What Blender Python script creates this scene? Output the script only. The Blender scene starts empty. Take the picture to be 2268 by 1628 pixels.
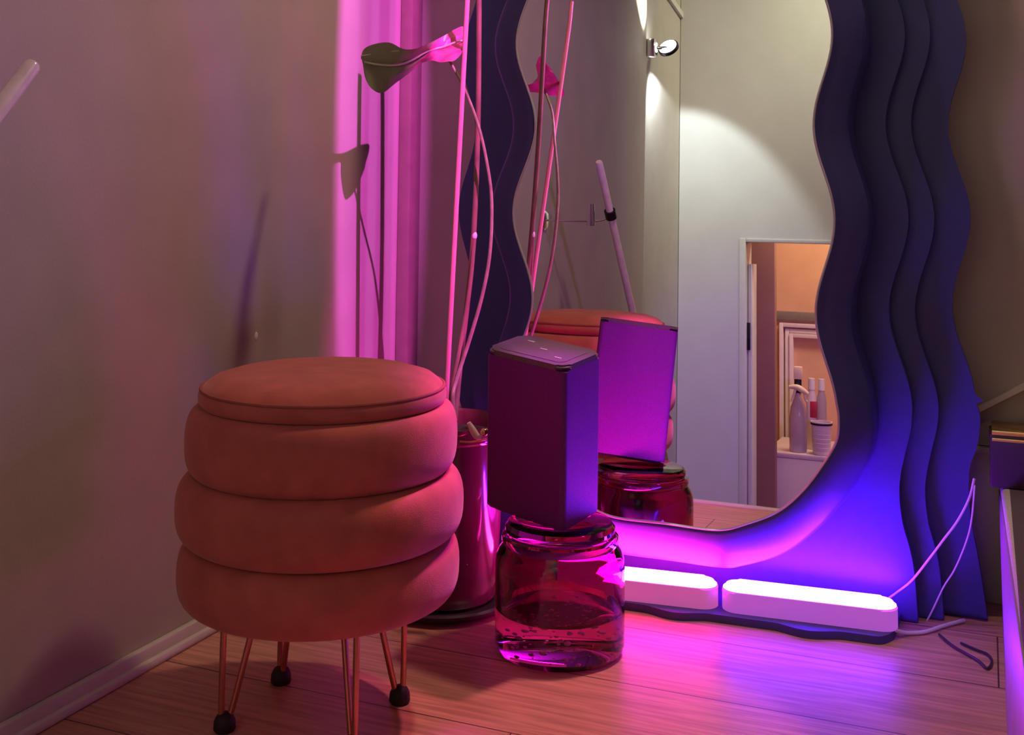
import bpy, bmesh, math, random
import numpy as np
from mathutils import Vector, Matrix

random.seed(7)
C = bpy.context.scene.collection
PI = math.pi

# ------------------------------------------------------------------ camera
F, CX, HY, H = 2500.0, 1134.0, 420.0, 0.66
YAW, PITCH, ROLL = math.radians(22.7), math.radians(5), math.radians(.5)
CY = HY - F * math.tan(PITCH)
O = np.array([0, 0, H])
R0 = np.array([math.cos(YAW), math.sin(YAW), 0])
FW = np.array([-math.sin(YAW) * math.cos(PITCH), math.cos(YAW) * math.cos(PITCH), math.sin(PITCH)])
U0 = np.cross(R0, FW)
RT = R0 * math.cos(ROLL) + U0 * math.sin(ROLL)
UP = -R0 * math.sin(ROLL) + U0 * math.cos(ROLL)
TILT = math.tan(math.radians(1.6))
MY = 1.80                                    # front plane of the mirror frame at floor level


def ray(px, py):
    return RT * ((px - CX) / F) + UP * (-(py - CY) / F) + FW


def at(px, py, depth):
    return O + ray(px, py) * depth


def on_y(px, py, y0, tilt=0.0):
    d = ray(px, py); n = np.array([0, 1, -tilt])
    return O + d * (((np.array([0, y0, 0]) - O) @ n) / (d @ n))


def on_x(px, py, x0):
    d = ray(px, py)
    return O + d * (x0 / d[0])


def on_z(px, py, z=0.0):
    d = ray(px, py)
    return O + d * ((z - H) / d[2])


def seen(px, py, axis, val):
    """the point of the room on plane axis=val that the mirror shows at this place"""
    P = on_y(px, py, MY - .002, TILT); d = ray(px, py)
    t = math.atan(TILT); n = np.array([0, math.cos(t), -math.sin(t)])
    d = d - 2 * (d @ n) * n
    return P + d * ((val - P[axis]) / d[axis])


cam = bpy.data.cameras.new('camera')
camo = bpy.data.objects.new('camera', cam); C.objects.link(camo)
m = Matrix(((RT[0], UP[0], -FW[0], 0), (RT[1], UP[1], -FW[1], 0), (RT[2], UP[2], -FW[2], H), (0, 0, 0, 1)))
camo.matrix_world = m
cam.sensor_fit = 'HORIZONTAL'; cam.sensor_width = 36.0; cam.lens = F / 2268 * 36
cam.shift_y = -(814 - CY) / 2268; cam.clip_start = .02
bpy.context.scene.camera = camo


# --------------------------------------------------------------- materials
def mat(name, col, rough=.5, metal=0.0, noise=0.0, nscale=40, bump=0.0, bscale=300, emis=None, estr=0, trans=0, ior=1.45,
        sheen=0, spec=.5, coat=0, stretch=(1, 1, 1)):
    M = bpy.data.materials.new(name); M.use_nodes = True
    nt = M.node_tree; b = nt.nodes['Principled BSDF']
    b.inputs['Base Color'].default_value = (*col, 1)
    b.inputs['Roughness'].default_value = rough
    b.inputs['Metallic'].default_value = metal
    b.inputs['Transmission Weight'].default_value = trans
    b.inputs['IOR'].default_value = ior
    b.inputs['Specular IOR Level'].default_value = spec
    b.inputs['Coat Weight'].default_value = coat
    if sheen:
        b.inputs['Sheen Weight'].default_value = sheen
        b.inputs['Sheen Roughness'].default_value = .4
        b.inputs['Sheen Tint'].default_value = (1, .8, .75, 1)
    tc = nt.nodes.new('ShaderNodeTexCoord')
    mp = nt.nodes.new('ShaderNodeMapping'); mp.inputs['Scale'].default_value = stretch
    nt.links.new(tc.outputs['Object'], mp.inputs['Vector'])
    if noise:
        n = nt.nodes.new('ShaderNodeTexNoise'); n.inputs['Scale'].default_value = nscale; n.inputs['Detail'].default_value = 6
        nt.links.new(mp.outputs['Vector'], n.inputs['Vector'])
        r = nt.nodes.new('ShaderNodeValToRGB')
        r.color_ramp.elements[0].position = .3; r.color_ramp.elements[1].position = .7
        r.color_ramp.elements[0].color = (*[c * (1 - noise) for c in col], 1)
        r.color_ramp.elements[1].color = (*[min(1, c * (1 + noise)) for c in col], 1)
        nt.links.new(n.outputs['Fac'], r.inputs['Fac']); nt.links.new(r.outputs['Color'], b.inputs['Base Color'])
    if bump:
        n2 = nt.nodes.new('ShaderNodeTexNoise'); n2.inputs['Scale'].default_value = bscale; n2.inputs['Detail'].default_value = 4
        nt.links.new(mp.outputs['Vector'], n2.inputs['Vector'])
        bp = nt.nodes.new('ShaderNodeBump'); bp.inputs['Strength'].default_value = bump; bp.inputs['Distance'].default_value = .002
        nt.links.new(n2.outputs['Fac'], bp.inputs['Height']); nt.links.new(bp.outputs['Normal'], b.inputs['Normal'])
    if emis:
        b.inputs['Emission Color'].default_value = (*emis, 1); b.inputs['Emission Strength'].default_value = estr
    return M


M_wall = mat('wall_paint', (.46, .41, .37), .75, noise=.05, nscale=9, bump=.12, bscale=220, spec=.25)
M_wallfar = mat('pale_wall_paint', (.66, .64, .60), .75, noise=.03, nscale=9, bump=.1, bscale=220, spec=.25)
M_ceil = mat('ceiling_paint', (.6, .57, .52), .8, noise=.03)
M_trim = mat('white_gloss_paint', (.62, .58, .54), .3, noise=.04, nscale=20)
M_trimdark = mat('brown_trim_paint', (.25, .2, .16), .6, noise=.08, nscale=30)
M_riser = mat('riser_paint', (.34, .28, .32), .45, noise=.06, nscale=20)
M_orange = mat('orange_wall_paint', (.75, .42, .24), .7, noise=.05, nscale=14)
M_brown = mat('brown_shade_paint', (.34, .17, .14), .6, noise=.06, nscale=14)  # shade inside the doorway put into the colour
M_velvet = mat('rose_velvet', (.54, .135, .108), .8, noise=.13, nscale=28, bump=.25, bscale=900, sheen=.35, spec=.15)
M_velvetdk = mat('rose_piping', (.36, .10, .08), .8, noise=.1, nscale=60, spec=.15)
M_copper = mat('copper_metal', (.62, .26, .18), .28, metal=.9, noise=.08)
M_rubber = mat('black_rubber', (.02, .015, .015), .6, noise=.2)
M_frame = mat('navy_satin_lacquer', (.055, .058, .225), .42, noise=.06, nscale=60, bump=.05, bscale=500)
M_mirror = mat('mirror_silver', (.90, .91, .92), 0.0, metal=1.0)
M_edge = mat('glass_edge', (.7, .75, .8), .12, metal=.4)
M_spk = mat('speaker_grille', (.13, .010, .20), .55, noise=.15, nscale=400)
M_spktop = mat('speaker_top', (.10, .085, .10), .35, noise=.2, nscale=500)
M_btn = mat('pale_print', (.7, .65, .66), .4, noise=.05)
M_housing = mat('frosted_housing', (.42, .18, .42), .4, noise=.02, emis=(.62, .13, .85), estr=.5)
M_housing2 = mat('frosted_housing_pink', (.42, .16, .30), .4, noise=.02, emis=(.75, .14, .5), estr=.5)
M_ledR = mat('violet_diffuser', (.9, .9, .9), .4, emis=(.22, .013, 1.0), estr=115)
M_ledL = mat('magenta_diffuser', (.9, .9, .9), .4, emis=(1.0, .013, .45), estr=115)
M_glass = mat('pink_glass', (.55, .07, .32), .02, trans=1.0, ior=1.42)
M_bubble = mat('bubble_glint', (.98, .95, .95), .15)  # white base colour stands in for the highlights on the bubbles
M_cable = mat('white_cable', (.78, .72, .76), .35, noise=.03)
M_wire = mat('dark_wire', (.05, .03, .05), .35)
M_stake = mat('bamboo_pink', (.85, .38, .36), .45, noise=.15, nscale=30, stretch=(1, 1, .3))
M_stake2 = mat('bamboo_brown', (.24, .16, .09), .5, noise=.25, nscale=30)
M_stem = mat('stem_green', (.32, .30, .16), .4, noise=.2, nscale=60)
M_pot = mat('oxblood_glaze', (.16, .03, .05), .12, noise=.15, nscale=12, coat=.6)
M_soil = mat('soil', (.04, .025, .02), .9, noise=.4, nscale=90, bump=.8, bscale=150)
M_gold = mat('gold_metal', (.85, .62, .28), .2, metal=1)
M_white = mat('white_plastic', (.86, .82, .74), .3, noise=.02)
M_chrome = mat('chrome', (.8, .8, .82), .12, metal=1)
M_rail = mat('rail_varnish', (.78, .66, .64), .2, noise=.1, nscale=50, coat=.8)
M_black = mat('black_metal', (.025, .02, .025), .35, metal=.5)
M_lampwhite = mat('lamp_glow', (1, 1, 1), .4, emis=(.95, 1, .95), estr=18)
M_darkbox = mat('dark_laminate', (.06, .03, .05), .3, noise=.2, nscale=12)
M_pinkbox = mat('cabinet_paint', (.80, .66, .64), .45, noise=.03)
M_clear = mat('clear_bottle', (.65, .55, .62), .15, trans=.5, ior=1.3, noise=.05)
M_cream = mat('cream_plastic', (.90, .74, .50), .35, noise=.05)
M_red = mat('red_plastic', (.5, .03, .06), .35, noise=.05)


def leaf_mat():
    M = bpy.data.materials.new('leaf'); M.use_nodes = True
    nt = M.node_tree; b = nt.nodes['Principled BSDF']
    g = nt.nodes.new('ShaderNodeNewGeometry')
    mx = nt.nodes.new('ShaderNodeMix'); mx.data_type = 'RGBA'
    mx.inputs['A'].default_value = (.30, .32, .17, 1); mx.inputs['B'].default_value = (.50, .16, .25, 1)  # back face reddish, with pink light mixed into its colour
    nt.links.new(g.outputs['Backfacing'], mx.inputs['Factor'])
    n = nt.nodes.new('ShaderNodeTexNoise'); n.inputs['Scale'].default_value = 60; n.inputs['Detail'].default_value = 5
    mm = nt.nodes.new('ShaderNodeMix'); mm.data_type = 'RGBA'; mm.blend_type = 'MULTIPLY'; mm.inputs['Factor'].default_value = .35
    nt.links.new(mx.outputs['Result'], mm.inputs['A']); nt.links.new(n.outputs['Fac'], mm.inputs['B'])
    nt.links.new(mm.outputs['Result'], b.inputs['Base Color'])
    b.inputs['Roughness'].default_value = .35
    return M


M_leaf = leaf_mat()
M_leafpink = mat('leaf_underside_pinklit', (.62, .10, .26), .35, noise=.25, nscale=90)  # reddish underside, the bar's pink light put into the colour
M_vein = mat('leaf_vein', (.55, .56, .42), .45, noise=.1)


def floor_mat():
    M = bpy.data.materials.new('wood_floor'); M.use_nodes = True
    nt = M.node_tree; b = nt.nodes['Principled BSDF']; L = nt.links
    tc = nt.nodes.new('ShaderNodeTexCoord')
    br = nt.nodes.new('ShaderNodeTexBrick')
    br.inputs['Scale'].default_value = 1; br.inputs['Brick Width'].default_value = 1.1; br.inputs['Row Height'].default_value = .19
    br.inputs['Mortar Size'].default_value = .0012; br.inputs['Mortar Smooth'].default_value = .1
    br.inputs['Color1'].default_value = (.68, .33, .25, 1); br.inputs['Color2'].default_value = (.62, .30, .225, 1)
    br.inputs['Mortar'].default_value = (.12, .06, .04, 1)
    L.new(tc.outputs['Object'], br.inputs['Vector'])
    mp = nt.nodes.new('ShaderNodeMapping'); mp.inputs['Scale'].default_value = (3, 55, 1)
    L.new(tc.outputs['Object'], mp.inputs['Vector'])
    n = nt.nodes.new('ShaderNodeTexNoise'); n.inputs['Scale'].default_value = 2.2; n.inputs['Detail'].default_value = 8; n.inputs['Distortion'].default_value = .6
    L.new(mp.outputs['Vector'], n.inputs['Vector'])
    r = nt.nodes.new('ShaderNodeValToRGB'); r.color_ramp.elements[0].position = .35; r.color_ramp.elements[0].color = (.60, .56, .54, 1)
    r.color_ramp.elements[1].position = .62; r.color_ramp.elements[1].color = (1, 1, 1, 1)
    L.new(n.outputs['Fac'], r.inputs['Fac'])
    mx = nt.nodes.new('ShaderNodeMix'); mx.data_type = 'RGBA'; mx.blend_type = 'MULTIPLY'; mx.inputs['Factor'].default_value = .8
    L.new(br.outputs['Color'], mx.inputs['A']); L.new(r.outputs['Color'], mx.inputs['B'])
    L.new(mx.outputs['Result'], b.inputs['Base Color'])
    b.inputs['Roughness'].default_value = .38
    bp = nt.nodes.new('ShaderNodeBump'); bp.inputs['Strength'].default_value = .12; bp.inputs['Distance'].default_value = .001
    L.new(n.outputs['Fac'], bp.inputs['Height']); L.new(bp.outputs['Normal'], b.inputs['Normal'])
    return M


def stripe_mat():
    M = bpy.data.materials.new('striped_carpet'); M.use_nodes = True
    nt = M.node_tree; b = nt.nodes['Principled BSDF']; L = nt.links
    tc = nt.nodes.new('ShaderNodeTexCoord'); sp = nt.nodes.new('ShaderNodeSeparateXYZ')
    L.new(tc.outputs['Object'], sp.inputs[0])
    mr = nt.nodes.new('ShaderNodeMapRange'); mr.inputs['From Min'].default_value = 0; mr.inputs['From Max'].default_value = .36
    L.new(sp.outputs['X'], mr.inputs['Value'])
    r = nt.nodes.new('ShaderNodeValToRGB'); r.color_ramp.interpolation = 'CONSTANT'
    cols = [(0, (.80, .74, .72)), (.040, (.17, .12, .15)), (.13, (.50, .38, .33)), (.16, (.45, .16, .10)), (.22, (.17, .12, .15)),
            (.33, (.62, .56, .52)), (.38, (.17, .12, .15)), (.5, (.50, .38, .33)), (.55, (.45, .16, .10)), (.62, (.17, .12, .15))]
    e = r.color_ramp.elements
    e[0].position = 0; e[0].color = (*cols[0][1], 1); e[1].position = cols[1][0]; e[1].color = (*cols[1][1], 1)
    for p, c in cols[2:]:
        x = e.new(p); x.color = (*c, 1)
    L.new(mr.outputs['Result'], r.inputs['Fac'])
    n = nt.nodes.new('ShaderNodeTexNoise'); n.inputs['Scale'].default_value = 350; L.new(tc.outputs['Object'], n.inputs['Vector'])
    mm = nt.nodes.new('ShaderNodeMix'); mm.data_type = 'RGBA'; mm.blend_type = 'MULTIPLY'; mm.inputs['Factor'].default_value = .5
    L.new(r.outputs['Color'], mm.inputs['A']); L.new(n.outputs['Fac'], mm.inputs['B']); L.new(mm.outputs['Result'], b.inputs['Base Color'])
    b.inputs['Roughness'].default_value = .95
    bp = nt.nodes.new('ShaderNodeBump'); bp.inputs['Strength'].default_value = .6; bp.inputs['Distance'].default_value = .003
    L.new(n.outputs['Fac'], bp.inputs['Height']); L.new(bp.outputs['Normal'], b.inputs['Normal'])
    return M


M_floor = floor_mat(); M_stripe = stripe_mat()


def mesh_grille(M):
    nt = M.node_tree; b = nt.nodes['Principled BSDF']
    tc = nt.nodes.new('ShaderNodeTexCoord')
    v = nt.nodes.new('ShaderNodeTexVoronoi'); v.inputs['Scale'].default_value = 420; v.inputs['Randomness'].default_value = 0
    nt.links.new(tc.outputs['Object'], v.inputs['Vector'])
    bp = nt.nodes.new('ShaderNodeBump'); bp.inputs['Strength'].default_value = .35; bp.inputs['Distance'].default_value = .0008
    nt.links.new(v.outputs['Distance'], bp.inputs['Height']); nt.links.new(bp.outputs['Normal'], b.inputs['Normal'])


mesh_grille(M_spk)


# ----------------------------------------------------------------- helpers
def link(name, bm, material, parent=None, smooth=True, loc=None):
    me = bpy.data.meshes.new(name)
    bmesh.ops.recalc_face_normals(bm, faces=bm.faces)
    bm.to_mesh(me); bm.free()
    if smooth:
        for p in me.polygons: p.use_smooth = True
        try: me.set_sharp_from_angle(angle=math.radians(38))
        except Exception: pass
    me.materials.append(material)
    o = bpy.data.objects.new(name, me); C.objects.link(o)
    if loc is not None: o.location = loc
    if parent is not None: o.parent = parent
    return o


def thing(name, label, cat, loc=(0, 0, 0), rz=0.0, group=None):
    o = bpy.data.objects.new(name, None); C.objects.link(o); o.empty_display_size = .05
    o.location = loc; o.rotation_euler = (0, 0, rz)
    o['label'] = label; o['category'] = cat
    if group: o['group'] = group
    return o


def tag(o, label, cat, group=None, kind=None):
    o['label'] = label; o['category'] = cat
    if group: o['group'] = group
    if kind: o['kind'] = kind
    return o


def struct(name, bm, material, label, cat, **k):
    o = link(name, bm, material, **k); o['kind'] = 'structure'; o['label'] = label; o['category'] = cat
    return o


def box(bm, x0, x1, y0, y1, z0, z1, bev=0.0, seg=2):
    b2 = bmesh.new()
    bmesh.ops.create_cube(b2, size=1, matrix=Matrix.Translation(((x0 + x1) / 2, (y0 + y1) / 2, (z0 + z1) / 2)) @ Matrix.Diagonal((x1 - x0, y1 - y0, z1 - z0, 1)))
    if bev:
        bmesh.ops.bevel(b2, geom=b2.edges[:], offset=bev, segments=seg, affect='EDGES', profile=.5)
    me = bpy.data.meshes.new('tmp'); b2.to_mesh(me); b2.free(); bm.from_mesh(me); bpy.data.meshes.remove(me)
    return bm


def B(*a, **k): return box(bmesh.new(), *a, **k)


def lathe(bm, prof, seg=96, cx=0, cy=0, cap=True, wob=None):
    rings = []
    for r, z in prof:
        if r < 1e-5:
            rings.append([bm.verts.new((cx, cy, z))])
        else:
            rings.append([bm.verts.new((cx + r * math.cos(2 * PI * i / seg), cy + r * math.sin(2 * PI * i / seg), z + (wob(r, i / seg) if wob else 0))) for i in range(seg)])
    for a, b in zip(rings, rings[1:]):
        for i in range(seg):
            j = (i + 1) % seg
            if len(a) == 1 and len(b) == 1: continue
            if len(a) == 1: bm.faces.new((a[0], b[i], b[j]))
            elif len(b) == 1: bm.faces.new((a[i], b[0], a[j]))
            else: bm.faces.new((a[i], b[i], b[j], a[j]))
    return bm


def spline(pts, n=10):
    """Catmull-Rom through points"""
    P = [np.array(p, float) for p in pts]
    P = [2 * P[0] - P[1]] + P + [2 * P[-1] - P[-2]]
    out = []
    for i in range(1, len(P) - 2):
        for k in range(n):
            t = k / n
            a, b, c, d = P[i - 1], P[i], P[i + 1], P[i + 2]
            out.append(.5 * ((2 * b) + (-a + c) * t + (2 * a - 5 * b + 4 * c - d) * t * t + (-a + 3 * b - 3 * c + d) * t ** 3))
    out.append(P[-2])
    return out


def tube(bm, pts, r, seg=12, cap=True):
    P = [Vector(p) for p in pts]
    rr = r if hasattr(r, '__len__') else [r] * len(P)
    prev = None; rings = []
    for i, p in enumerate(P):
        t = (P[min(i + 1, len(P) - 1)] - P[max(i - 1, 0)]).normalized()
        if prev is None:
            u = t.orthogonal().normalized()
        else:
            u = (prev - t * prev.dot(t)).normalized()
        prev = u; v = t.cross(u)
        rings.append([bm.verts.new(p + (u * math.cos(2 * PI * k / seg) + v * math.sin(2 * PI * k / seg)) * rr[i]) for k in range(seg)])
    for a, b in zip(rings, rings[1:]):
        for k in range(seg):
            j = (k + 1) % seg
            bm.faces.new((a[k], a[j], b[j], b[k]))
    if cap:
        bm.faces.new(rings[0][::-1]); bm.faces.new(rings[-1])
    return bm


def T(*a, **k): return tube(bmesh.new(), *a, **k)


# ------------------------------------------------------------------- room
XL, XR, YB, YF, ZL, ZC = -1.09, 1.15, 2.06, -.73, -1.4, 2.35
EDGE = 1.0                                    # front edge of the landing
YE = -.165                                    # corner where the left wall steps back

bm = B(XL, XR, EDGE, YB, -.2, 0)
struct('floor', bm, M_floor, 'wooden landing floor with planks running along the wavy mirror', 'floor', smooth=False)
bm = B(XL, XR, EDGE - .028, EDGE - .0005, -.045, .004, bev=.006)
struct('trim_1', bm, M_trim, 'white nosing strip along the front edge of the wooden landing', 'trim')
bm = B(XL - .02, XR, YF, .99, ZL - .1, ZL)
box(bm, XL - .02, XR, YF - 1.5, YF, ZL - .1, ZL)
struct('floor', bm, M_floor, 'lower hallway floor at the foot of the stairs', 'floor', smooth=False)
st = thing('staircase', 'wooden stairs going down from the landing edge below the handrail', 'stairs', (0, EDGE - .03, ZL))
for k in range(6):
    y1 = EDGE - .03 - .24 * k
    link('tread', B(XL + .003, XR - .003, y1 - .24 - EDGE + .03, y1 - .002 - EDGE + .03, .001, 1.4 - .2 * (k + 1)), M_floor, st, smooth=False)

# left wall with the step back and stepped profile
bm = bmesh.new()
box(bm, XL - .12, XL, YE, YB + .1, ZL, ZC)
box(bm, XL - .12, XL - .022, YF - .1, YE, ZL, ZC)
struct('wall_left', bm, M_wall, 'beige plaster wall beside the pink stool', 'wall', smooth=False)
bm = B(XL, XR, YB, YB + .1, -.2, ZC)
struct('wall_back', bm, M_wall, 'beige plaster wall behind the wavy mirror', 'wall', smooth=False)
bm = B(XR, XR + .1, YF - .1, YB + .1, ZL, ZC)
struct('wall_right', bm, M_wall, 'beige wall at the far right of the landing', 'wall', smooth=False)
bm = B(XL - .1, XR + .1, YF - .1, YB + .1, ZC, ZC + .1)
struct('ceiling', bm, M_ceil, 'plain pale ceiling over the landing', 'ceiling', smooth=False)
DX0 = seen(1637, 800, 1, YF)[0]; DX1 = .0; DZ = seen(1740, 530, 1, YF)[2]
bm = bmesh.new()
box(bm, XL - .02, DX0, YF - .1, YF, ZL, ZC); box(bm, DX0, DX1, YF - .1, YF, DZ, ZC); box(bm, DX1, XR, YF - .1, YF, ZL, ZC)
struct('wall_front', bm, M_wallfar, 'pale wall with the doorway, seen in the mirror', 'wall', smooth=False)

# baseboards
bm = bmesh.new()
box(bm, XL, XL + .012, EDGE, YB, 0, .028, bev=.003); box(bm, XL, XL + .02, EDGE, YB, 0, .012, bev=.004)
struct('baseboard_left', bm, M_trim, 'low white baseboard strip along the left wall', 'baseboard')
bz = on_y(2165, 988, YB - .015)[2]
bm = bmesh.new()
box(bm, XL + .05, XR, YB - .014, YB, 0, bz, bev=.003); box(bm, XL + .05, XR, YB - .02, YB, bz - .012, bz, bev=.004)
struct('baseboard_back', bm, M_trim, 'tall painted baseboard along the back wall', 'baseboard')
# corner casing (brown vertical strip)
y0 = on_x(893, 600, XL + .01)[1]
bm = B(XL, XL + .028, y0 - .012, YB, .03, ZC, bev=.004)
struct('trim_2', bm, M_trimdark, 'brown vertical strip in the corner behind the plant', 'trim')
# sloping stair trim on the back wall right
a = on_y(2168, 907, YB - .012); b = on_y(2268, 857, YB - .012)
dirv = (b - a) / np.linalg.norm(b - a)
p0 = a - dirv * .05; p1 = a + dirv * .9
bm = bmesh.new()
vs = []
for q, dz in ((p0, -.005), (p1, -.005), (p1, .005), (p0, .005)):
    for y in (YB - .012, YB):
        vs.append(bm.verts.new((q[0], y, q[2] + dz)))
for f in ((0, 2, 4, 6), (1, 7, 5, 3), (0, 1, 3, 2), (2, 3, 5, 4), (4, 5, 7, 6), (6, 7, 1, 0)):
    bm.faces.new([vs[i] for i in f])
struct('trim_3', bm, M_trim, 'thin white strip sloping up the back wall right of the mirror', 'trim', smooth=False)
# sloping strip on the left wall seen in the mirror above the wall lamp
a = seen(1490, 0, 0, XL - .02); b = seen(1530, 52, 0, XL - .02)
dirv = (b - a)
p0 = a - dirv * 1.0; p1 = b
bm = bmesh.new(); vs = []
for q, dz in ((p0, -.012), (p1, -.012), (p1, .012), (p0, .012)):
    for x in (XL - .022, XL - .010):
        vs.append(bm.verts.new((x, max(q[1], YF), q[2] + dz)))
for f in ((0, 2, 4, 6), (1, 7, 5, 3), (0, 1, 3, 2), (2, 3, 5, 4), (4, 5, 7, 6), (6, 7, 1, 0)):
    bm.faces.new([vs[i] for i in f])
struct('trim_4', bm, M_trim, 'thin strip sloping down the wall above the wall lamp in the mirror', 'trim', smooth=False)
# filler hole in the left wall
P = on_x(567, 744, XL)
bm = bmesh.new(); bmesh.ops.create_uvsphere(bm, u_segments=16, v_segments=8, radius=.005, matrix=Matrix.Diagonal((.5, .9, 1.3, 1)))
tag(link('wall_plug', bm, M_white, loc=(XL, P[1], P[2])), 'tiny pale plug in the left wall above the stool', 'wall plug')

# ---------------------------------------------------------- carpeted step
step = thing('carpeted_step', 'low step at the right covered with a striped carpet runner', 'step', (.008, 1.0, 0))
def skew(bm, z0=0.0):
    for v_ in bm.verts:
        if v_.co.x < .2: v_.co.x += .022 * max(0, (.98 - v_.co.y)) * (v_.co.z / .19 if z0 == 0 else 1)
    return bm


link('riser_board', skew(B(.0, XR - .012, 0.0, YB - 1.0 - .021, 0, .185, bev=.003)), M_riser, step)
bm = bmesh.new()
box(bm, .002, .36, .002, YB - 1.0 - .05, .185, .203, bev=.008, seg=3)
link('carpet_runner', skew(bm, 1), M_stripe, step)
# dark box on the step with brass coloured edge
gx = on_y(2190, 955, YB - .10)
bx = thing('storage_box', 'dark box with pale double trim standing on the step by the wall', 'box', (gx[0], YB - .10, .2035))
hgt = gx[2] - .2035
link('body', B(0, .3, 0, .075, 0, hgt - .004, bev=.003), M_darkbox, bx)
bm = bmesh.new(); box(bm, .004, .3, -.006, .078, hgt - .004, hgt + .003, bev=.001); box(bm, .004, .3, -.004, .0, hgt - .014, hgt - .009, bev=.001)
link('lid_trim', bm, M_gold, bx)

# -------------------------------------------------------------- mirror
def fit(pts, y0):
    P = np.array([on_y(x, y, y0, TILT) for x, y in pts]); u, v = P[:, 0], P[:, 2]
    best = None
    for lam in np.arange(.26, .32, .002):
        A = np.stack([np.ones_like(v), np.cos(2 * PI * v / lam), np.sin(2 * PI * v / lam)], 1)
        c = np.linalg.lstsq(A, u, rcond=None)[0]; e = ((A @ c - u) ** 2).mean()
        if best is None or e < best[0]: best = (e, lam, c)
    return best[1], best[2]


E0R = [(1827, 0), (1845, 72), (1833, 144), (1811, 205), (1805, 277), (1813, 343), (1835, 409), (1852, 470), (1849, 525), (1833, 570), (1816, 619), (1811, 691), (1816, 758), (1833, 819), (1849, 885)]
E1R = [(1907, 0), (1921, 72), (1913, 138), (1888, 194), (1882, 249), (1888, 321), (1907, 387), (1927, 459), (1928, 525), (1913, 586), (1894, 636), (1894, 697), (1905, 774), (1921, 841), (1935, 900)]
E2R = [(1985, 0), (2004, 66), (1999, 127), (1977, 183), (1960, 238), (1963, 299), (1979, 354), (2001, 415), (2012, 476), (2007, 542), (1988, 597), (1971, 653), (1974, 713), (1988, 774), (2004, 830), (2018, 900)]
E3R = [(x + 57, y) for x, y in E2R]
E4R = [(2120, 0), (2134, 55), (2134, 111), (2120, 177), (2101, 227), (2098, 282), (2109, 343), (2131, 404), (2148, 465), (2148, 520), (2134, 581), (2115, 636), (2115, 697), (2129, 763), (2148, 819), (2167, 885)]
E0L = [(1181, 0), (1151, 50), (1148, 88), (1159, 138), (1176, 194), (1184, 249), (1181, 310), (1170, 365), (1142, 409), (1129, 454), (1134, 498), (1154, 553), (1167, 597), (1173, 664), (1170, 719), (1162, 747)]
B0 = [(1858, 927), (1853, 976), (1822, 1030), (1777, 1088), (1724, 1132), (1656, 1159), (1589, 1173), (1500, 1177)]
B1 = [(1938, 954), (1929, 1012), (1907, 1056), (1885, 1092), (1858, 1124), (1822, 1164), (1768, 1209), (1715, 1236), (1643, 1255), (1600, 1259), (1500, 1262)]
B2 = [(2017, 954), (2005, 1003), (1994, 1057), (1992, 1101), (1999, 1159), (2014, 1213), (2025, 1271)]
B4 = [(2171, 927), (2164, 990), (2148, 1034), (2146, 1101), (2153, 1168), (2166, 1235), (2180, 1320)]
Y1, Y2, Y3, Y4, Y5 = MY, MY + .103, MY + .130, MY + .155, MY + .180


def wave(fitres, v): lam, c = fitres; return c[0] + c[1] * math.cos(2 * PI * v / lam) + c[2] * math.sin(2 * PI * v / lam)


DROP = .040
f0, f1, f2, f3, f4, fl = fit(E0R, Y1), fit(E1R, Y1 + DROP), fit(E2R, Y2), fit(E3R, Y3), fit(E4R, Y4), fit(E0L, Y1)
UC = (f0[1][0] + fl[1][0]) / 2
VTOP = 1.62


def outline_round(fr, B_, y0, dl):
    """ring outline with rounded bottom and top: right edge measured, left edge like the measured left"""
    vb = on_y(*B_[0], y0, TILT)[2] + .025
    right = [(wave(fr, v), v) for v in np.arange(vb, VTOP - .1, .012)]
    bot = [tuple(on_y(x, y, y0, TILT)[[0, 2]]) for x, y in B_]
    bot = [p for p in bot if p[0] > UC + .02]
    bot = [tuple(p) for p in spline([right[0]] + bot + [(UC, bot[-1][1])], 8)][1:]     # right side to bottom centre
    left = [(wave(fl, v) - dl, v) for v in np.arange(vb, VTOP - .1, .012)]
    k = (UC - left[0][0]) / (right[0][0] - UC)
    botl = [(UC - (u - UC) * k, v) for u, v in bot[:-1]]
    vt = VTOP
    top = [(UC + (right[-1][0] - UC) * math.cos(a), right[-1][1] + .16 * math.sin(a)) for a in np.linspace(.1, PI / 2, 14)]
    topl = [(UC - (UC - left[-1][0]) * math.cos(a), left[-1][1] + .16 * math.sin(a)) for a in np.linspace(PI / 2, .1, 14)][1:]
    return bot[::-1] + right + top + topl + left[::-1] + botl


def outline_foot(fr, B_, y0, ul):
    vb = on_y(*B_[0], y0, TILT)[2] + .025
    right = [(wave(fr, v), v) for v in np.arange(vb, VTOP + .02, .012)]
    bot = [tuple(on_y(x, y, y0, TILT)[[0, 2]]) for x, y in B_]
    bot = [p for p in bot if p[1] > .01]
    bot = [tuple(p) for p in spline([right[0]] + bot + [(bot[-1][0] + .004, 0)], 8)][1:]
    lam, c = fl
    left = [(ul + wave((lam, (0, c[1] * .8, c[2] * .8)), v), v) for v in np.arange(0, VTOP + .02, .012)]
    top = [((right[-1][0] * (1 - t) + left[-1][0] * t), VTOP + .02 + .09 * math.sin(PI * t)) for t in np.linspace(.04, .96, 20)]
    return bot[::-1] + right + top + left[::-1]


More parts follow.
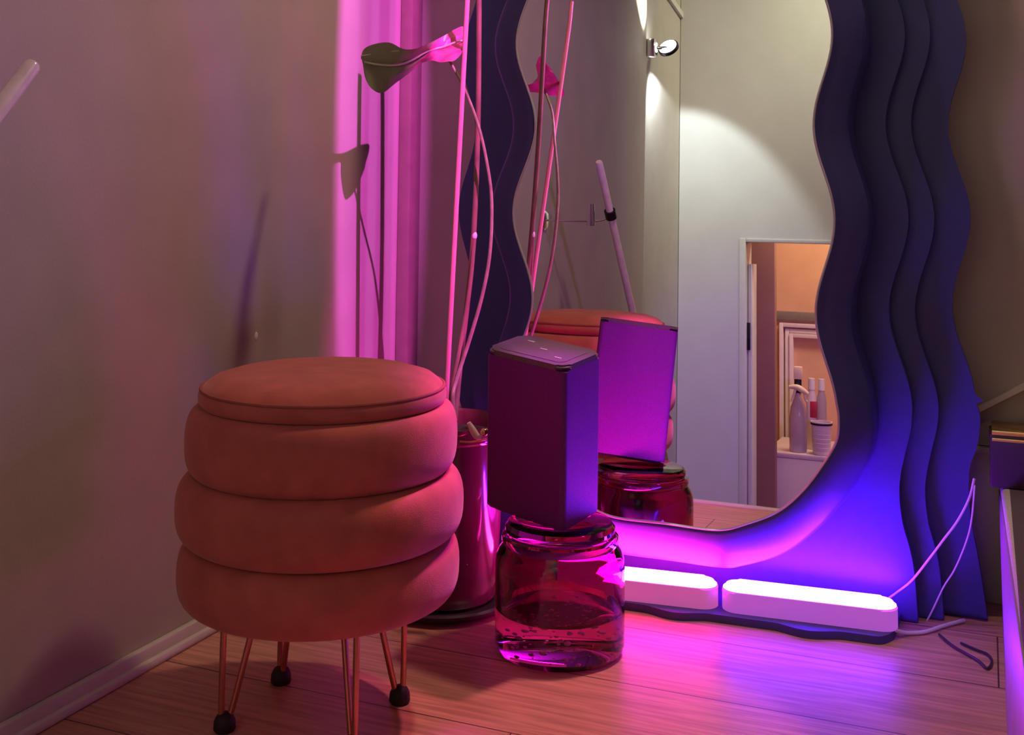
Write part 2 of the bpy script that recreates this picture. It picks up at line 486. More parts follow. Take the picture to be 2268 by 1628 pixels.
def slab(pts, yf, yb, bev, material, name, parent, loc):
    bm = bmesh.new(); n = len(pts)
    fr = [bm.verts.new((u - loc[0], yf + v * TILT - loc[1], v)) for u, v in pts]
    bk = [bm.verts.new((u - loc[0], yb + v * TILT - loc[1], v)) for u, v in pts]
    ff = bm.faces.new(fr); bm.faces.new(bk[::-1])
    for i in range(n):
        j = (i + 1) % n
        bm.faces.new((fr[i], bk[i], bk[j], fr[j]))
    bm.faces.ensure_lookup_table()
    rim = [e for e in ff.edges]
    if bev: bmesh.ops.bevel(bm, geom=rim, offset=bev, segments=8, affect='EDGES', profile=.5)
    return link(name, bm, material, parent)


ML = (UC, MY + .12, 0)
mir = thing('wavy_mirror', 'tall floor mirror in a stepped navy frame with wavy edges', 'mirror', ML)
g = outline_round(f0, B0, Y1, 0)
gl = slab(g, Y1 - .002, Y1 + .004, .0, M_mirror, 'mirror_glass', mir, ML)
# thin polished lip round the glass
pts3 = [(u - ML[0], Y1 - .0015 + v * TILT - ML[1], v) for u, v in g]
link('glass_lip', T(pts3 + [pts3[0]], .0022, seg=8, cap=False), M_edge, mir)
o1 = outline_round(f1, B1, Y1 + DROP, .048)


def resample(pts, n):
    P = np.array(list(pts) + [pts[0]]); s_ = np.r_[0, np.cumsum(np.linalg.norm(np.diff(P, axis=0), axis=1))]
    q_ = np.linspace(0, s_[-1], n, endpoint=False)
    return np.stack([np.interp(q_, s_, P[:, 0]), np.interp(q_, s_, P[:, 1])], 1)


def pair_inner(inner, outer):
    # nearest inner point for every outer point, kept in order
    I = resample(inner, 1600); out = []
    n = len(outer); guess = np.linspace(0, 1600, n, endpoint=False)
    for k, (u, v) in enumerate(outer):
        idx = (int(guess[k]) + np.arange(-90, 91)) % 1600
        d = np.hypot(I[idx, 0] - u, I[idx, 1] - v); out.append(I[idx[int(np.argmin(d))]])
    out = np.array(out)
    for _ in range(6): out = (np.roll(out, 1, 0) + out * 2 + np.roll(out, -1, 0)) / 4
    return out


OUT = resample(o1, 700); INN = pair_inner(g, OUT)
prof = [(-.06, .004), (.0, -.001), (.02, -.0022), (.06, -.003)] + [(t, -.003 + (DROP - .004) * t ** 1.7) for t in np.linspace(.12, .94, 12)] + [(.975, DROP - .002), (1.0, DROP + .003), (1.0, DROP + .010)]
bm = bmesh.new(); rows_ = []
for t, dd in prof:
    L_ = INN * (1 - t) + OUT * t
    rows_.append([bm.verts.new((u - ML[0], Y1 + (dd * (1 - .72 * min(1, max(0, (v - .22) / .22))) if dd > 0 else dd) + v * TILT - ML[1], v)) for u, v in L_])
rows_.append([bm.verts.new((u - ML[0], Y2 + v * TILT - ML[1], v)) for u, v in OUT])
for a_, b_ in zip(rows_, rows_[1:]):
    for i in range(700):
        j = (i + 1) % 700; bm.faces.new((a_[i], a_[j], b_[j], b_[i]))
link('frame_layer', bm, M_frame, mir)
slab(o1, Y2 - .004, Y2, 0, M_frame, 'back_panel', mir, ML)
ul2 = on_y(1072, 300, Y2, TILT)[0]; ul3 = on_y(1052, 300, Y3, TILT)[0]; ul4 = on_y(1036, 300, Y4, TILT)[0]
slab(outline_foot(f2, B2, Y2, ul2), Y2 + .0005, Y3, .006, M_frame, 'frame_layer', mir, ML)
B3 = [(x + 57, y) for x, y in B2]
slab(outline_foot(f3, B3, Y3, ul3), Y3 + .0005, Y4, .006, M_frame, 'frame_layer', mir, ML)
slab(outline_foot(f4, B4, Y4, ul4), Y4 + .0005, Y5, .012, M_frame, 'frame_layer', mir, ML)

# ------------------------------------------------------------ light bars
BZ = .012
# base plate of the mirror with its wavy front edge
bm = bmesh.new()
xa_, xb_ = -.675, on_z(1988, 1412)[0]
fr_ = []
for u in np.linspace(xa_, xb_, 90):
    q_ = on_z(1785, 1420)[0]
    e_ = max(0, 1 - (xb_ - u) / .03)
    fr_.append((u - .004 * e_, 1.785 + .05 * (u + .35) + .03 * e_ ** 2.5 - .014 * max(0, math.cos(2 * PI * (u - q_) / .20)) ** 1.5))
n_ = len(fr_)
lo = [bm.verts.new((x - ML[0], y - ML[1], 0)) for x, y in fr_] + [bm.verts.new((xb_ - ML[0], Y2 + .004 - ML[1], 0)), bm.verts.new((xa_ - ML[0], Y2 + .004 - ML[1], 0))]
hi = [bm.verts.new((v_.co.x, v_.co.y, BZ)) for v_ in lo]
bm.faces.new(lo[::-1]); fh_ = bm.faces.new(hi)
for i in range(len(lo)):
    j = (i + 1) % len(lo); bm.faces.new((lo[i], lo[j], hi[j], hi[i]))
link('base_plate', bm, M_frame, mir)


def bar(label, xa, xb, ya, yb, led, hous, name='light_bar'):
    """stadium shaped bar from front-left (xa,ya) to front-right (xb,yb)"""
    d = .050; L = math.hypot(xb - xa, yb - ya); rz = math.atan2(yb - ya, xb - xa)
    t = thing(name, label, 'light', (xa, ya, BZ + .0005), rz, 'glowing light bars below the mirror')
    def stad(inset, z0, z1, bev):
        bm = bmesh.new(); r = d / 2 - inset; pts = []
        for k in range(17): a_ = -PI / 2 + PI * k / 16; pts.append((L - d / 2 + r * math.cos(a_) , d / 2 + r * math.sin(a_)))
        for k in range(17): a_ = PI / 2 + PI * k / 16; pts.append((d / 2 + r * math.cos(a_), d / 2 + r * math.sin(a_)))
        lo = [bm.verts.new((*p, z0)) for p in pts]; hi = [bm.verts.new((*p, z1)) for p in pts]
        bm.faces.new(lo[::-1]); f = bm.faces.new(hi)
        for i in range(len(pts)):
            j = (i + 1) % len(pts); bm.faces.new((lo[i], lo[j], hi[j], hi[i]))
        if bev: bmesh.ops.bevel(bm, geom=list(f.edges), offset=bev, segments=3, affect='EDGES')
        return bm
    link('housing', stad(0, 0, .031, .002), hous, t)
    link('diffuser', stad(.0015, .0312, .0368, .0045), led, t)
    return t


pm = on_z(1592, 1353, BZ); pr = on_z(1985, 1403, BZ)
bar('violet glowing light bar on the floor at the right, cable end', pm[0] + .003, pr[0] + .003, pm[1] - .004, pr[1] - .002, M_ledR, M_housing)
LB = pr[0] - pm[0]
pl = on_z(1370, 1333, BZ)
sl = (pm[1] - pl[1]) / (pm[0] - pl[0]) * .6
bar('magenta glowing light bar on the floor behind the glass jar', pm[0] - LB - .002, pm[0] - .003, pm[1] - .004 - sl * LB, pm[1] - .004, M_ledL, M_housing2)

# cables
def cable(name, pts, r, material, label, cat='cable', group=None):
    o = link(name, T(spline(pts, 8), r, seg=8), material); tag(o, label, cat, group); return o


zc = .004
q = [on_z(1984, 1396, .012)] + [on_z(x, y, zc) for x, y in ((2010, 1402), (2050, 1399), (2090, 1386), (2135, 1374))]
cable('power_cable', q, .0028, M_cable, 'short white cable leaving the right end of the violet light bar')
q = [on_y(x, y, Y3 - .035, TILT) for x, y in ((1952, 1336), (1985, 1313), (2020, 1285), (2060, 1235), (2090, 1195), (2120, 1155), (2146, 1105), (2158, 1060))]
q = [on_z(1940, 1345, .03)] + q[1:]
cable('mirror_cable', q, .0018, M_cable, 'pale cable curving up the right foot of the mirror frame', group=None)
q = [on_y(x, y, Y4 - .03, TILT) for x, y in ((2159, 1075), (2152, 1150), (2140, 1200), (2115, 1260), (2090, 1300), (2066, 1350), (2050, 1380))]
cable('mirror_cable', q, .0013, M_cable, 'fainter second cable hanging right of the curved cable')
q = [on_z(x, y, .003) for x, y in ((2080, 1405), (2110, 1430), (2165, 1462), (2186, 1480), (2197, 1466), (2188, 1450), (2160, 1438), (2128, 1424))]
cable('wire_loop', q, .0018, M_wire, 'thin dark hairpin wire loop lying on the floor at the right', 'wire')

# ------------------------------------------------------------------ stool
SC = on_z(702, 1587)[:2]
stool = thing('storage_stool', 'round dusty pink velvet stool of stacked rolls on copper hairpin legs', 'stool', (SC[0], SC[1], 0))


def tier(z0, z1, rin, rmax, seg=16):
    pr_ = []
    h = (z1 - z0) / 2; zc_ = (z0 + z1) / 2
    for k in range(seg + 1):
        a_ = -PI / 2 + PI * k / seg
        sx = math.copysign(abs(math.cos(a_)) ** .62, math.cos(a_)); sz = math.copysign(abs(math.sin(a_)) ** .80, math.sin(a_))
        pr_.append((rin + (rmax - rin) * sx, zc_ + h * sz))
    return [(0, z0)] + pr_ + [(0, z1)]


for z0, z1, rm in ((.150, .226, .176), (.2245, .306, .1805), (.3045, .388, .1715)):
    link('velvet_roll', lathe(bmesh.new(), tier(z0, z1, .146, rm)), M_velvet, stool)
lid = lathe(bmesh.new(), [(0, .386), (.146, .387), (.153, .389), (.1565, .394), (.1565, .403), (.1545, .407), (.151, .4105), (.150, .4120), (.140, .4200), (.118, .4265), (.08, .4300), (.04, .4310), (0, .4312)])
lido = link('lid', lid, M_velvet, stool)
link('piping', T([(.1535 * math.cos(a_), .1535 * math.sin(a_), .4085) for a_ in np.linspace(0, 2 * PI, 97)], .0022, seg=8, cap=False), M_velvetdk, lido)
feet = [on_z(885, 1556)[:2], on_z(622, 1512)[:2], on_z(497, 1618)[:2]]
fc = (feet[0] + feet[2]) / 2; feet.append(2 * fc - feet[1])
for i, f in enumerate(feet):
    f = f - SC; rdir = f / np.linalg.norm(f); tg = np.array([-rdir[1], rdir[0]])
    top = rdir * (np.linalg.norm(f) * .93)
    foot = rdir * np.linalg.norm(f)
    n_ = []
    A_ = foot + rdir * .004; B_ = foot - rdir * .040
    pts = [(A_[0], A_[1], .158), (foot[0] + rdir[0] * .0045, foot[1] + rdir[1] * .0045, .085), (foot[0] + rdir[0] * .004, foot[1] + rdir[1] * .004, .020), (foot[0] - rdir[0] * .001, foot[1] - rdir[1] * .001, .011),
           (foot[0] - rdir[0] * .007, foot[1] - rdir[1] * .007, .020), (foot[0] - rdir[0] * .023, foot[1] - rdir[1] * .023, .085), (B_[0], B_[1], .158)]
    lg = link('leg', T(spline(pts, 6), .0040, seg=10), M_copper, stool)
    bm = lathe(bmesh.new(), [(0, 0.0), (.0115, 0.0), (.0135, .003), (.013, .012), (.010, .018), (.006, .021), (0, .022)], seg=24)
    bmesh.ops.translate(bm, verts=bm.verts, vec=(foot[0], foot[1], 0))
    link('foot_cap', bm, M_rubber, lg)

# --------------------------------------------------------------- glass jar
V = np.array([-.584, 1.592])
jar = thing('glass_jar', 'thick round pink glass jar with trapped bubbles under the speaker', 'jar', (V[0], V[1], 0))
outer = [(0, .0005), (.082, .0005), (.090, .004), (.0935, .012), (.0940, .06), (.0940, .120), (.0925, .132), (.0885, .141), (.0850, .146), (.0835, .150), (.0850, .154), (.0850, .160), (.0815, .163)]
inner = [(.0775, .163), (.0785, .150), (.0845, .135), (.0870, .120), (.0870, .064), (.080, .058), (0, .056)]
link('jar_body', lathe(bmesh.new(), outer + inner), M_glass, jar)
lidp = [(0, .164), (.0765, .164), (.0780, .1665), (.0800, .168), (.0800, .173), (.0775, .176), (.0760, .179), (.070, .1815), (0, .1825)]
link('jar_lid', lathe(bmesh.new(), lidp), M_glass, jar)
bb = bmesh.new(); rb = random.Random(3)
for k in range(90):
    r = .083 * math.sqrt(rb.random()); a_ = rb.random() * 2 * PI; z = .008 + .044 * rb.random()
    s = rb.choice([.001, .0014, .0018, .0022, .0028])
    bmesh.ops.create_icosphere(bb, subdivisions=2, radius=s, matrix=Matrix.Translation((r * math.cos(a_), r * math.sin(a_), z)) @ Matrix.Diagonal((1.5, 1.5, .8, 1)))
bo = link('bubbles', bb, M_bubble, jar); bo['kind'] = 'stuff'

# ---------------------------------------------------------------- speaker
def rbox(w, d, z0, z1, r, seg=8, bev=0.0):
    bm = bmesh.new(); pts = []
    for cx_, cy_, a0 in ((w / 2 - r, -d / 2 + r, -PI / 2), (w / 2 - r, d / 2 - r, 0), (-w / 2 + r, d / 2 - r, PI / 2), (-w / 2 + r, -d / 2 + r, PI)):
        for k in range(seg + 1):
            a_ = a0 + PI / 2 * k / seg; pts.append((cx_ + r * math.cos(a_), cy_ + r * math.sin(a_)))
    lo = [bm.verts.new((*p, z0)) for p in pts]; hi = [bm.verts.new((*p, z1)) for p in pts]
    fl_ = bm.faces.new(lo[::-1]); fh = bm.faces.new(hi)
    for i in range(len(pts)):
        j = (i + 1) % len(pts); bm.faces.new((lo[i], lo[j], hi[j], hi[i]))
    if bev: bmesh.ops.bevel(bm, geom=list(fh.edges) + list(fl_.edges), offset=bev, segments=3, affect='EDGES')
    return bm


SW, SD, SH = .142, .094, .240
SZ = .1835
spk = thing('speaker', 'dark wireless speaker with mesh sides standing on the glass jar', 'speaker', (0, 0, 0))
link('speaker_body', rbox(SW, SD, .004, SH - .008, .010, bev=.0015), M_spk, spk)
tp = link('top_plate', rbox(SW, SD, SH - .0078, SH, .016, bev=.003), M_spktop, spk)
link('touch_panel', rbox(SW - .026, SD - .022, SH, SH + .0006, .012), M_spktop, tp)
for px_, py_ in ((-.038, .02), (.0, .0), (.04, -.02)):
    link('button_mark', box(bmesh.new(), px_ - .006, px_ + .006, py_ - .0008, py_ + .0008, SH + .0006, SH + .0012), M_btn, tp)
link('base_plate', rbox(SW - .012, SD - .012, 0, .0045, .010, bev=.001), M_black, spk)
ROTZ = YAW - math.radians(38)
TILTF = math.radians(9)
spk.matrix_world = Matrix.Translation((V[0] - .030, V[1] + .004, SZ + .0075)) @ Matrix.Rotation(TILTF, 4, Vector((R0[0], R0[1], 0))) @ Matrix.Rotation(ROTZ, 4, 'Z')

# ------------------------------------------------------------------ plant
PC = on_z(985, 1335)[:2]
pot = thing('planter', 'glossy dark red planter on a saucer behind the pink stool', 'planter', (PC[0], PC[1], 0))
PH = .288
pp = [(0, .012), (.070, .012), (.080, .016), (.0835, .030), (.0825, .036), (.0838, .042), (.088, .12), (.091, .20), (.092, .262), (.096, .266), (.097, .276), (.096, PH), (.090, PH + .001), (.086, .276), (.085, .258)]
link('pot_body', lathe(bmesh.new(), pp), M_pot, pot)
link('saucer', lathe(bmesh.new(), [(0, .0005), (.088, .0005), (.104, .006), (.112, .016), (.109, .019), (.098, .0115), (0, .0115)]), M_darkbox, pot)
link('soil', lathe(bmesh.new(), [(0, .268), (.045, .270), (.0848, .264), (.0848, .25), (0, .25)]), M_soil, pot)
plant = thing('plant', 'single twisted green leaf with a reddish, pink-lit end on a long thin curving stem', 'plant', (PC[0], PC[1], .27))
D = on_z(985, 1335); dep = float((D - O) @ FW)
sp_ = [at(990, 128, dep - .01), at(1004, 150, dep - .01), at(1030, 200, dep - .01), at(1060, 280, dep), at(1080, 370, dep), at(1089, 450, dep), at(1085, 560, dep), at(1068, 655, dep), at(1040, 752, dep), at(1012, 838, dep), at(1003, 880, dep - .012), at(1008, 940, dep - .015)]
base = np.array([PC[0], PC[1], .27])
sp_ = [p - base for p in sp_]
link('stem', T(spline(sp_, 8), [.0022 + .0012 * i / 80 for i in range(8 * (len(sp_) - 1) + 1)], seg=10), M_stem, plant)
# leaf: pairs of edge points with their own depths, twisted in the middle
pairs = [((799, 128), (803, 138), .06, .055), ((806, 108), (808, 172), .055, .02), ((830, 97), (822, 196), .04, .0), ((862, 94), (846, 206), .02, .0),
         ((892, 108), (876, 184), .0, .02), ((918, 108), (906, 162), -.01, .03), ((945, 98), (930, 142), -.01, .02), ((966, 88), (955, 134), .0, -.01),
         ((988, 76), (975, 138), .02, -.03), ((1008, 64), (992, 136), .03, -.045), ((1024, 58), (1006, 134), .035, -.05), ((1029, 66), (1022, 118), .03, -.03), ((1030, 84), (1029, 96), .01, .0)]
bm = bmesh.new(); rows = []
NN = 9
tops = spline([at(*a_, dep - .01 + da) - base for a_, b_, da, db in pairs], 4)
bots = spline([at(*b_, dep - .01 + db) - base for a_, b_, da, db in pairs], 4)
for a_, b_ in zip(tops, bots):
    row = []
    for k in range(NN):
        t = k / (NN - 1); p = a_ * (1 - t) + b_ * t
        w = np.linalg.norm(a_ - b_)
        p = p + FW * (.16 * w * (1 - (2 * t - 1) ** 2)) + FW * (.05 * w * math.cos(t * 4 * PI))
        row.append(bm.verts.new(p))
    rows.append(row)
for a_, b_ in zip(rows, rows[1:]):
    for k in range(NN - 1): bm.faces.new((a_[k], a_[k + 1], b_[k + 1], b_[k]))
for fc_i, f_ in enumerate(bm.faces): f_.material_index = 0
bm.faces.ensure_lookup_table()
for fc_i, f_ in enumerate(bm.faces):
    row_i, k_i = divmod(fc_i, NN - 1)
    if row_i + (k_i - 4) * .9 > 24: f_.material_index = 1
lv = link('leaf_blade', bm, M_leaf, plant); lv.data.materials.append(M_leafpink)
mid = [(a_ * .55 + b_ * .45) + FW * .012 - FW * .002 for a_, b_ in zip(tops, bots)][4:-2]
link('midrib', T([p - FW * .003 for p in mid], .0016, seg=8), M_vein, plant)
link('vein', T(spline([at(800, 124, dep + .04) - base, at(840, 118, dep + .025) - base, at(885, 112, dep) - base], 5), .0012, seg=6), M_vein, plant)
# stakes in the planter
def stake(pts, r, material, label):
    pts = [at(x, y, d) for x, y, d in pts]
    o = link('plant_stake', T(spline(pts, 4), r, seg=10), material); tag(o, label, 'stake'); return o


stake([(1041, -120, dep - .03), (1035, 0, dep - .03), (1012, 430, dep - .02), (990, 850, dep - .01), (986, 925, dep)], .0042, M_stake, 'long straight pink stake rising out of the planter, foremost of three')
s2 = stake([(1051, 524, dep + .03), (1040, 640, dep + .02), (1018, 770, dep + .01), (1000, 868, dep), (997, 930, dep)], .0036, M_stake2, 'short brown stake with a white tip in the planter')
tipp = at(1051, 522, dep + .03)
bm = bmesh.new(); bmesh.ops.create_uvsphere(bm, u_segments=12, v_segments=8, radius=.0055, matrix=Matrix.Translation(tipp) @ Matrix.Diagonal((.8, .8, 1.3, 1)))
tip = link('stake_tip', bm, M_white, s2)
stake([(1061, -120, dep + .05), (1061, 0, dep + .05), (1058, 300, dep + .04), (1046, 560, dep + .03), (1020, 800, dep + .02), (1008, 930, dep + .01)], .0046, M_stake2, 'long brown stake behind the pink one in the planter')
# ornament on the rim
P = at(1050, 975, dep - .095)
orn = thing('bird_ornament', 'small white and gold bird ornament clipped to the planter', 'ornament', (P[0], P[1], P[2]))
bm = bmesh.new(); q = [at(1038, 936, dep - .095) - P, at(1047, 952, dep - .095) - P, at(1055, 965, dep - .095) - P, at(1066, 970, dep - .095) - P]
link('body', T(spline(q, 5), [.002 + .0035 * math.sin(PI * min(1, i / 15 * .8 + .1)) for i in range(16)], seg=10), M_white, orn)
bm = bmesh.new(); bmesh.ops.create_uvsphere(bm, u_segments=14, v_segments=10, radius=.0062, matrix=Matrix.Translation(at(1073, 957, dep - .097) - P))
link('head', bm, M_gold, orn)
q = [at(1018, 978, dep - .094) - P, at(1045, 979, dep - .094) - P, at(1078, 972, dep - .094) - P]
link('perch', T(spline(q, 4), .0016, seg=8), M_copper, orn)

# ----------------------------------------------------- handrail (left wall)
best = None
for x in np.arange(-1.06, -.8, .005):
    t1 = on_x(72, 92, x); t2 = seen(1325, 378, 0, x)
    e = np.linalg.norm(t1 - t2)
    if best is None or e < best[0]: best = (e, x, t1, t2)
_, RX, t1, t2 = best
top = (t1 * .5 + t2 * .5)
low = seen(1402, 696, 0, RX)
dr = (low - top) / np.linalg.norm(low - top)
end = top + dr * 1.3
hr = thing('handrail', 'varnished round handrail on a metal bracket descending along the left wall', 'handrail', tuple(top))
rel = lambda p: np.array(p) - top
link('rail', T([rel(top), rel(top + dr * .004), rel(end)], [.0075, .0095, .0095], seg=20), M_rail, hr)
mid_t = float((seen(1347, 487, 0, RX) - top) @ dr)
cpos = top + dr * mid_t
link('bracket_ring', T([rel(cpos - dr * .012), rel(cpos + dr * .012)], .0150, seg=24), M_black, hr)
wallp = np.array([XL, cpos[1] + .02, cpos[2] - .02])
link('bracket_arm', T(spline([rel(cpos), rel(cpos + np.array([-.03, 0, -.018])), rel(wallp + np.array([.03, 0, 0])), rel(wallp)], 6), .0026, seg=12), M_chrome, hr)
sp0 = seen(1309, 500, 0, RX - .035); sp1 = seen(1309, 452, 0, RX - .035)
link('bracket_post', T([rel(sp0), rel(sp0 * .5 + sp1 * .5), rel(sp1)], [.011, .010, .009], seg=16), M_chrome, hr)
bm = lathe(bmesh.new(), [(0, 0), (.026, 0), (.026, .004), (.020, .009), (0, .010)], seg=32)
bmesh.ops.rotate(bm, verts=bm.verts, cent=(0, 0, 0), matrix=Matrix.Rotation(PI / 2, 3, 'Y'))
bmesh.ops.translate(bm, verts=bm.verts, vec=rel(wallp))
link('wall_plate', bm, M_chrome, hr)

# ------------------------------------------------------------ wall lamp
LP = seen(1452, 112, 0, XL + .01)
LP[1] = YE - .03; LP[0] = XL - .022
lamp = thing('wall_lamp', 'small wall lamp with a round tilting glowing head, seen in the mirror', 'wall lamp', tuple(LP))
link('wall_mount', B(0, .05, -.022, .022, -.035, .03, bev=.004), M_chrome, lamp)
hd = seen(1481, 99, 0, XL + .03) - LP
hc = Vector((.075, -.075, .010))
link('arm', T([(.03, -.01, .0), (.055, -.04, .006), tuple(hc)], .007, seg=12), M_chrome, lamp)
bm = lathe(bmesh.new(), [(0, -.008), (.034, -.008), (.038, -.005), (.038, .006), (.0345, .0075), (0, .0075)], seg=40)
rotm = Matrix.Rotation(math.radians(-52), 3, Vector((1, .25, 0)).normalized())
bmesh.ops.rotate(bm, verts=bm.verts, cent=(0, 0, 0), matrix=rotm); bmesh.ops.translate(bm, verts=bm.verts, vec=hc)
head = link('lamp_head', bm, M_black, lamp)
bm = lathe(bmesh.new(), [(0, .0072), (.0325, .0072), (.0325, .010), (0, .0115)], seg=40)
bmesh.ops.rotate(bm, verts=bm.verts, cent=(0, 0, 0), matrix=rotm); bmesh.ops.translate(bm, verts=bm.verts, vec=hc)
link('lamp_glass', bm, M_lampwhite, head)

# ------------------------------------------------- doorway seen in mirror
cas = bmesh.new()
cw = seen(1652, 800, 1, YF)[0] - DX0
box(cas, DX0, DX0 + cw, YF - .11, YF + .004, ZL, DZ, bev=.003)
box(cas, DX0 + cw, DX1, YF - .11, YF + .004, DZ - .014, DZ, bev=.002)
struct('door_1', cas, M_trim, 'white door casing of the doorway seen in the mirror', 'door casing')
dl = thing('door_leaf', 'open white door edge with a black hinge, seen in the mirror', 'door', (DX0 + cw + .002, YF - .03, ZL))
zt = seen(1660, 585, 1, YF - .03)[2] - ZL
link('door_panel', B(0, .016, -.09, .0, .005, zt, bev=.002), M_trim, dl)
h0, h1 = seen(1650, 715, 1, YF)[2] - ZL, seen(1650, 776, 1, YF)[2] - ZL
link('hinge', B(-.012, .010, .0005, .012, h1, h0, bev=.002), M_black, dl)
# room behind the doorway
YR = -1.75
bm = bmesh.new()
box(bm, -1.45, .5, YR - .1, YR, ZL, 1.3)
box(bm, -1.5, -1.4, YR, YF - .1, ZL, 1.3); box(bm, .4, .5, YR, YF - .1, ZL, 1.3); box(bm, -1.5, .5, YR, YF - .1, 1.2, 1.3)
struct('wall_far', bm, M_orange, 'orange brown wall of the small room beyond the doorway', 'wall', smooth=False)
# panelled wall board with picture-frame moulding
def mz(px, py, y=YR): return seen(px, py, 1, y)


a = mz(1722, 688); b = mz(1722, 708)
struct('trim_5', B(a[0] - .02, .3, YR, YR + .02, b[2], a[2], bev=.004), M_trimdark, 'dark picture rail across the orange wall beyond the doorway', 'trim')
fx0 = mz(1728, 720)[0]; fz1 = mz(1728, 714)[2]; cz = None
cab_y = -1.25
cx0, ct = seen(1697, 1000, 1, cab_y)[0], seen(1740, 1003, 1, cab_y)[2]
bm = bmesh.new()
for k, (ins, dpt) in enumerate(((0, .03), (.025, .02), (.045, .032))):
    x0 = fx0 + ins; z1 = fz1 - ins; w = .018
    box(bm, x0, x0 + w, YR, YR + dpt, -.9, z1, bev=.0015); box(bm, x0 + w, .3, YR, YR + dpt, z1 - w, z1, bev=.0015)
struct('trim_6', bm, M_pinkbox, 'pale stepped frame moulding on the wall beyond the doorway', 'trim')
# door-edge panel to the left of it, brown shadow put into its colour
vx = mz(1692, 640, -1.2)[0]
struct('trim_7', B(vx - .10, vx + .05, -1.22, -1.17, ZL, 1.2, bev=.005), M_brown, 'brown shade-toned vertical panel just inside the doorway', 'trim')
# cabinet
cb = thing('cabinet', 'low pale cabinet beyond the doorway holding bottles', 'cabinet', (cx0, cab_y, ZL))
link('cabinet_body', B(0, .7, -.42, 0, .001, ct - ZL - .02, bev=.003), M_pinkbox, cb)
link('cabinet_top', B(-.004, .704, -.42, .004, ct - ZL - .019, ct - ZL, bev=.003), M_pinkbox, cb)
by = cab_y - .06
# spray bottle
sx = seen(1768, 990, 1, by)[0]
zz = lambda py, y=by: seen(1768, py, 1, y)[2] - ct
sb = thing('spray_bottle', 'clear spray bottle with a cream trigger head on the cabinet', 'bottle', (sx, by, ct + .0005))
zn = zz(868)
link('bottle_body', lathe(bmesh.new(), [(0, 0), (.033, 0), (.036, .006), (.036, zn * .55), (.030, zn * .75), (.014, zn * .9), (.012, zn), (0, zn)], seg=40), M_clear, sb)
z1 = zz(812); z0 = zz(840)
tr = bmesh.new()
box(tr, -.016, .018, -.014, .014, z0, z1, bev=.003)
link('nozzle_cap', tr, M_cream, sb)
link('collar', lathe(bmesh.new(), [(0, zn - .004), (.015, zn - .004), (.015, z0), (0, z0)], seg=30), M_black, sb)
w_ = lambda px, py: tuple(np.array(seen(px, py, 1, by + .03)) - np.array([sx, by, ct]))
tr = bmesh.new()
tube(tr, spline([w_(1748, 857), w_(1765, 858), w_(1778, 865), w_(1790, 873)], 4), [.007 + .006 * math.sin(PI * i / 12) for i in range(13)], seg=10)
tube(tr, [w_(1762, 862), w_(1757, 878), w_(1753, 890)], .0055, seg=10)
tube(tr, [w_(1782, 868), w_(1783, 882), w_(1787, 890)], .0055, seg=10)
link('trigger', tr, M_cream, sb)
# tall bottles
for i, (px, top_, rr, M_, lb) in enumerate(((1798, 838, .020, M_pinkbox, 'slim pale bottle with a red side beside the spray bottle'), (1820, 840, .019, M_clear, 'slim frosted bottle next to the cabinet basket'))):
    y_ = by - .10
    x_ = seen(px, 950, 1, y_)[0]; zt_ = seen(px, top_, 1, y_)[2] - ct
    bo_ = thing('bottle', lb, 'bottle', (x_, y_, ct + .0005), group='bottles on the cabinet')
    link('bottle_body', lathe(bmesh.new(), [(0, 0), (rr, 0), (rr * 1.1, .004), (rr * 1.1, zt_ * .7), (rr * .7, zt_ * .82), (rr * .7, zt_ * .84), (0, zt_ * .84)], seg=32), M_, bo_)
    link('cap', lathe(bmesh.new(), [(0, zt_ * .84), (rr * .75, zt_ * .84), (rr * .7, zt_), (0, zt_)], seg=24), M_white, bo_)
    if i == 0:
        link('label_band', B(-rr * .2, rr * 1.16, rr * .2, rr * 1.16, zt_ * .45, zt_ * .68, bev=.002), M_red, bo_)
# small basket in front of them
bxx = seen(1820, 970, 1, by + .015)[0]; bt = seen(1820, 937, 1, by + .015)[2] - ct
bk = thing('small_basket', 'small pale ribbed basket with a dark band on the cabinet', 'basket', (bxx, by + .02, ct + .0005))
bm = lathe(bmesh.new(), [(0, 0), (.032, 0), (.035, .004), (.041, bt), (.044, bt + .002), (.044, bt + .006), (.039, bt + .006), (.034, .006), (0, .005)], seg=48)
link('basket_body', bm, M_pinkbox, bk)
for k in range(6):
    z = .012 + (bt - .02) * k / 6; r = .0352 + .006 * z / bt
    link('rib', T([(r * math.cos(a_), r * math.sin(a_), z) for a_ in np.linspace(0, 2 * PI, 49)], .0014, seg=6, cap=False), M_pinkbox, bk)
link('dark_band', lathe(bmesh.new(), [(.0425, bt - .006), (.0446, bt - .006), (.0446, bt + .001), (.0425, bt + .001)], seg=48), M_black, bk)

# ----------------------------------------------------------------- lights
def spot(name, loc, aim, energy, col, angle, blend=.2, radius=.01, scale=(1, 1, 1)):
    l = bpy.data.lights.new(name, 'SPOT'); l.energy = energy; l.color = col; l.spot_size = math.radians(angle); l.spot_blend = blend; l.shadow_soft_size = radius
    o = bpy.data.objects.new(name, l); C.objects.link(o); o.location = loc
    d = Vector(aim) - Vector(loc); o.rotation_euler = d.to_track_quat('-Z', 'Y').to_euler(); o.scale = scale
    return o


def area(name, loc, aim, energy, col, size, spread=180):
    l = bpy.data.lights.new(name, 'AREA'); l.energy = energy; l.color = col; l.size = size; l.spread = math.radians(spread)
    o = bpy.data.objects.new(name, l); C.objects.link(o); o.location = loc
    d = Vector(aim) - Vector(loc); o.rotation_euler = d.to_track_quat('-Z', 'Y').to_euler()
    return o


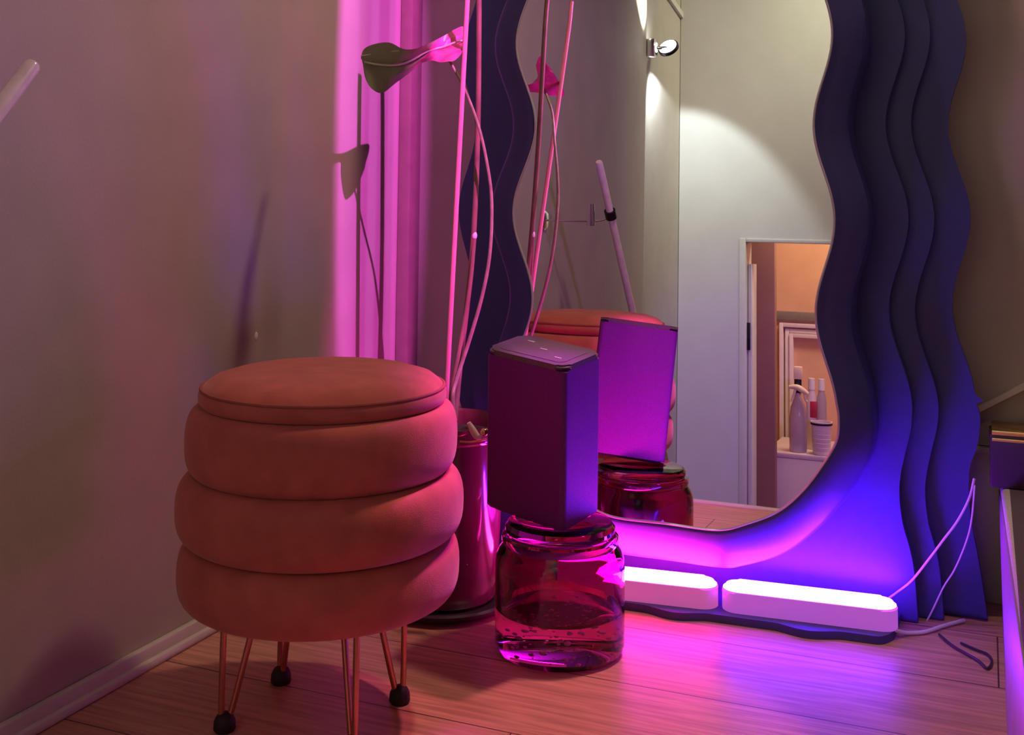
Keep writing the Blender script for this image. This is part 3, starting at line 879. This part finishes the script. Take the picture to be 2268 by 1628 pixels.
# wall lamp beams
L0 = np.array([XL + .03, YE - .09, LP[2] - .05])
spot('lamp_beam_down', L0, L0 + np.array([-.1, -.6, -.8]), 13, (.86, .97, 1.0), 87, .30, .01)
L1 = np.array([XL + .03, YE + .03, LP[2] + .02])
spot('lamp_beam_up', L1, L1 + np.array([-.06, .12, .6]), 14, (.9, 1.0, .8), 60, .15, .01)
# ceiling light over the landing, warm
spot('ceiling_light', (-.25, 1.80, 1.95), (-.75, 1.3, 0), 36, (1.0, .68, .46), 130, .9, .05)
area('far_wall_fill', (.2, -.2, 2.2), (-.7, -.73, 1.3), 4.5, (1.0, .98, .66), .4, 70)  # added area light without a fixture, brightens the doorway wall
# room beyond the doorway
area('small_room_light', (-.5, -1.2, 1.15), (-.6, -1.4, 0), 10, (1.0, .74, .56), .3)
# added spots without a fixture, throwing pink streaks on the left wall
S0 = np.array([.22, .86, 1.50])
for (px, py, e, col, w, ang) in ((838, 120, 200, (1.0, .10, .88), .15, 54), (893, 120, 70, (1.0, .05, .75), .030, 58), (872, 160, 45, (1.0, .30, .9), .018, 58), (828, 200, 30, (.7, .45, 1), .016, 54),
                                 (772, 300, 50, (.62, .1, 1.0), .04, 46)):
    aim = on_x(px, py, XL)
    o = spot('streak_fill', S0, aim, e, col, ang, .35, .004, (w, 1, 1))

spot('violet_hall_fill', (.55, 1.2, .42), (-.75, -.73, -.15), 80, (.38, .12, 1.0), 42, .9, .06)  # added spot, no fixture: violet wash on the doorway wall
spot('violet_wall_fill', (.45, 1.68, .95), (XL, .60, .85), 16, (.66, .28, 1.0), 52, .9, .06)  # added spot, no fixture: tints the left wall violet
spot('back_wall_fill', (.75, 1.35, 2.1), (.15, 2.06, .9), 9, (1.0, .74, .50), 60, .8, .05)  # added warm spot without a fixture, lifts the wall right of the mirror
spot('pink_floor_fill', (-.33, 1.765, 1.30), (-.50, 1.30, 0), 30, (1.0, .26, .36), 30, .3, .02)  # added spot, no fixture: pink patch on the landing floor
spot('magenta_rim_fill', (-.44, 1.77, .80), (SC[0] + .16, SC[1] + .02, .26), 24, (.85, .05, 1.0), 30, .8, .02)  # added spot, no fixture: magenta edge on the stool's right side

W = bpy.data.worlds.new('world'); bpy.context.scene.world = W; W.use_nodes = True
W.node_tree.nodes['Background'].inputs[0].default_value = (.5, .35, .4, 1)
W.node_tree.nodes['Background'].inputs[1].default_value = .02

sc = bpy.context.scene
sc.view_settings.view_transform = 'Standard'; sc.view_settings.look = 'None'; sc.view_settings.exposure = 0; sc.view_settings.gamma = 1
sc.view_settings.use_curve_mapping = False
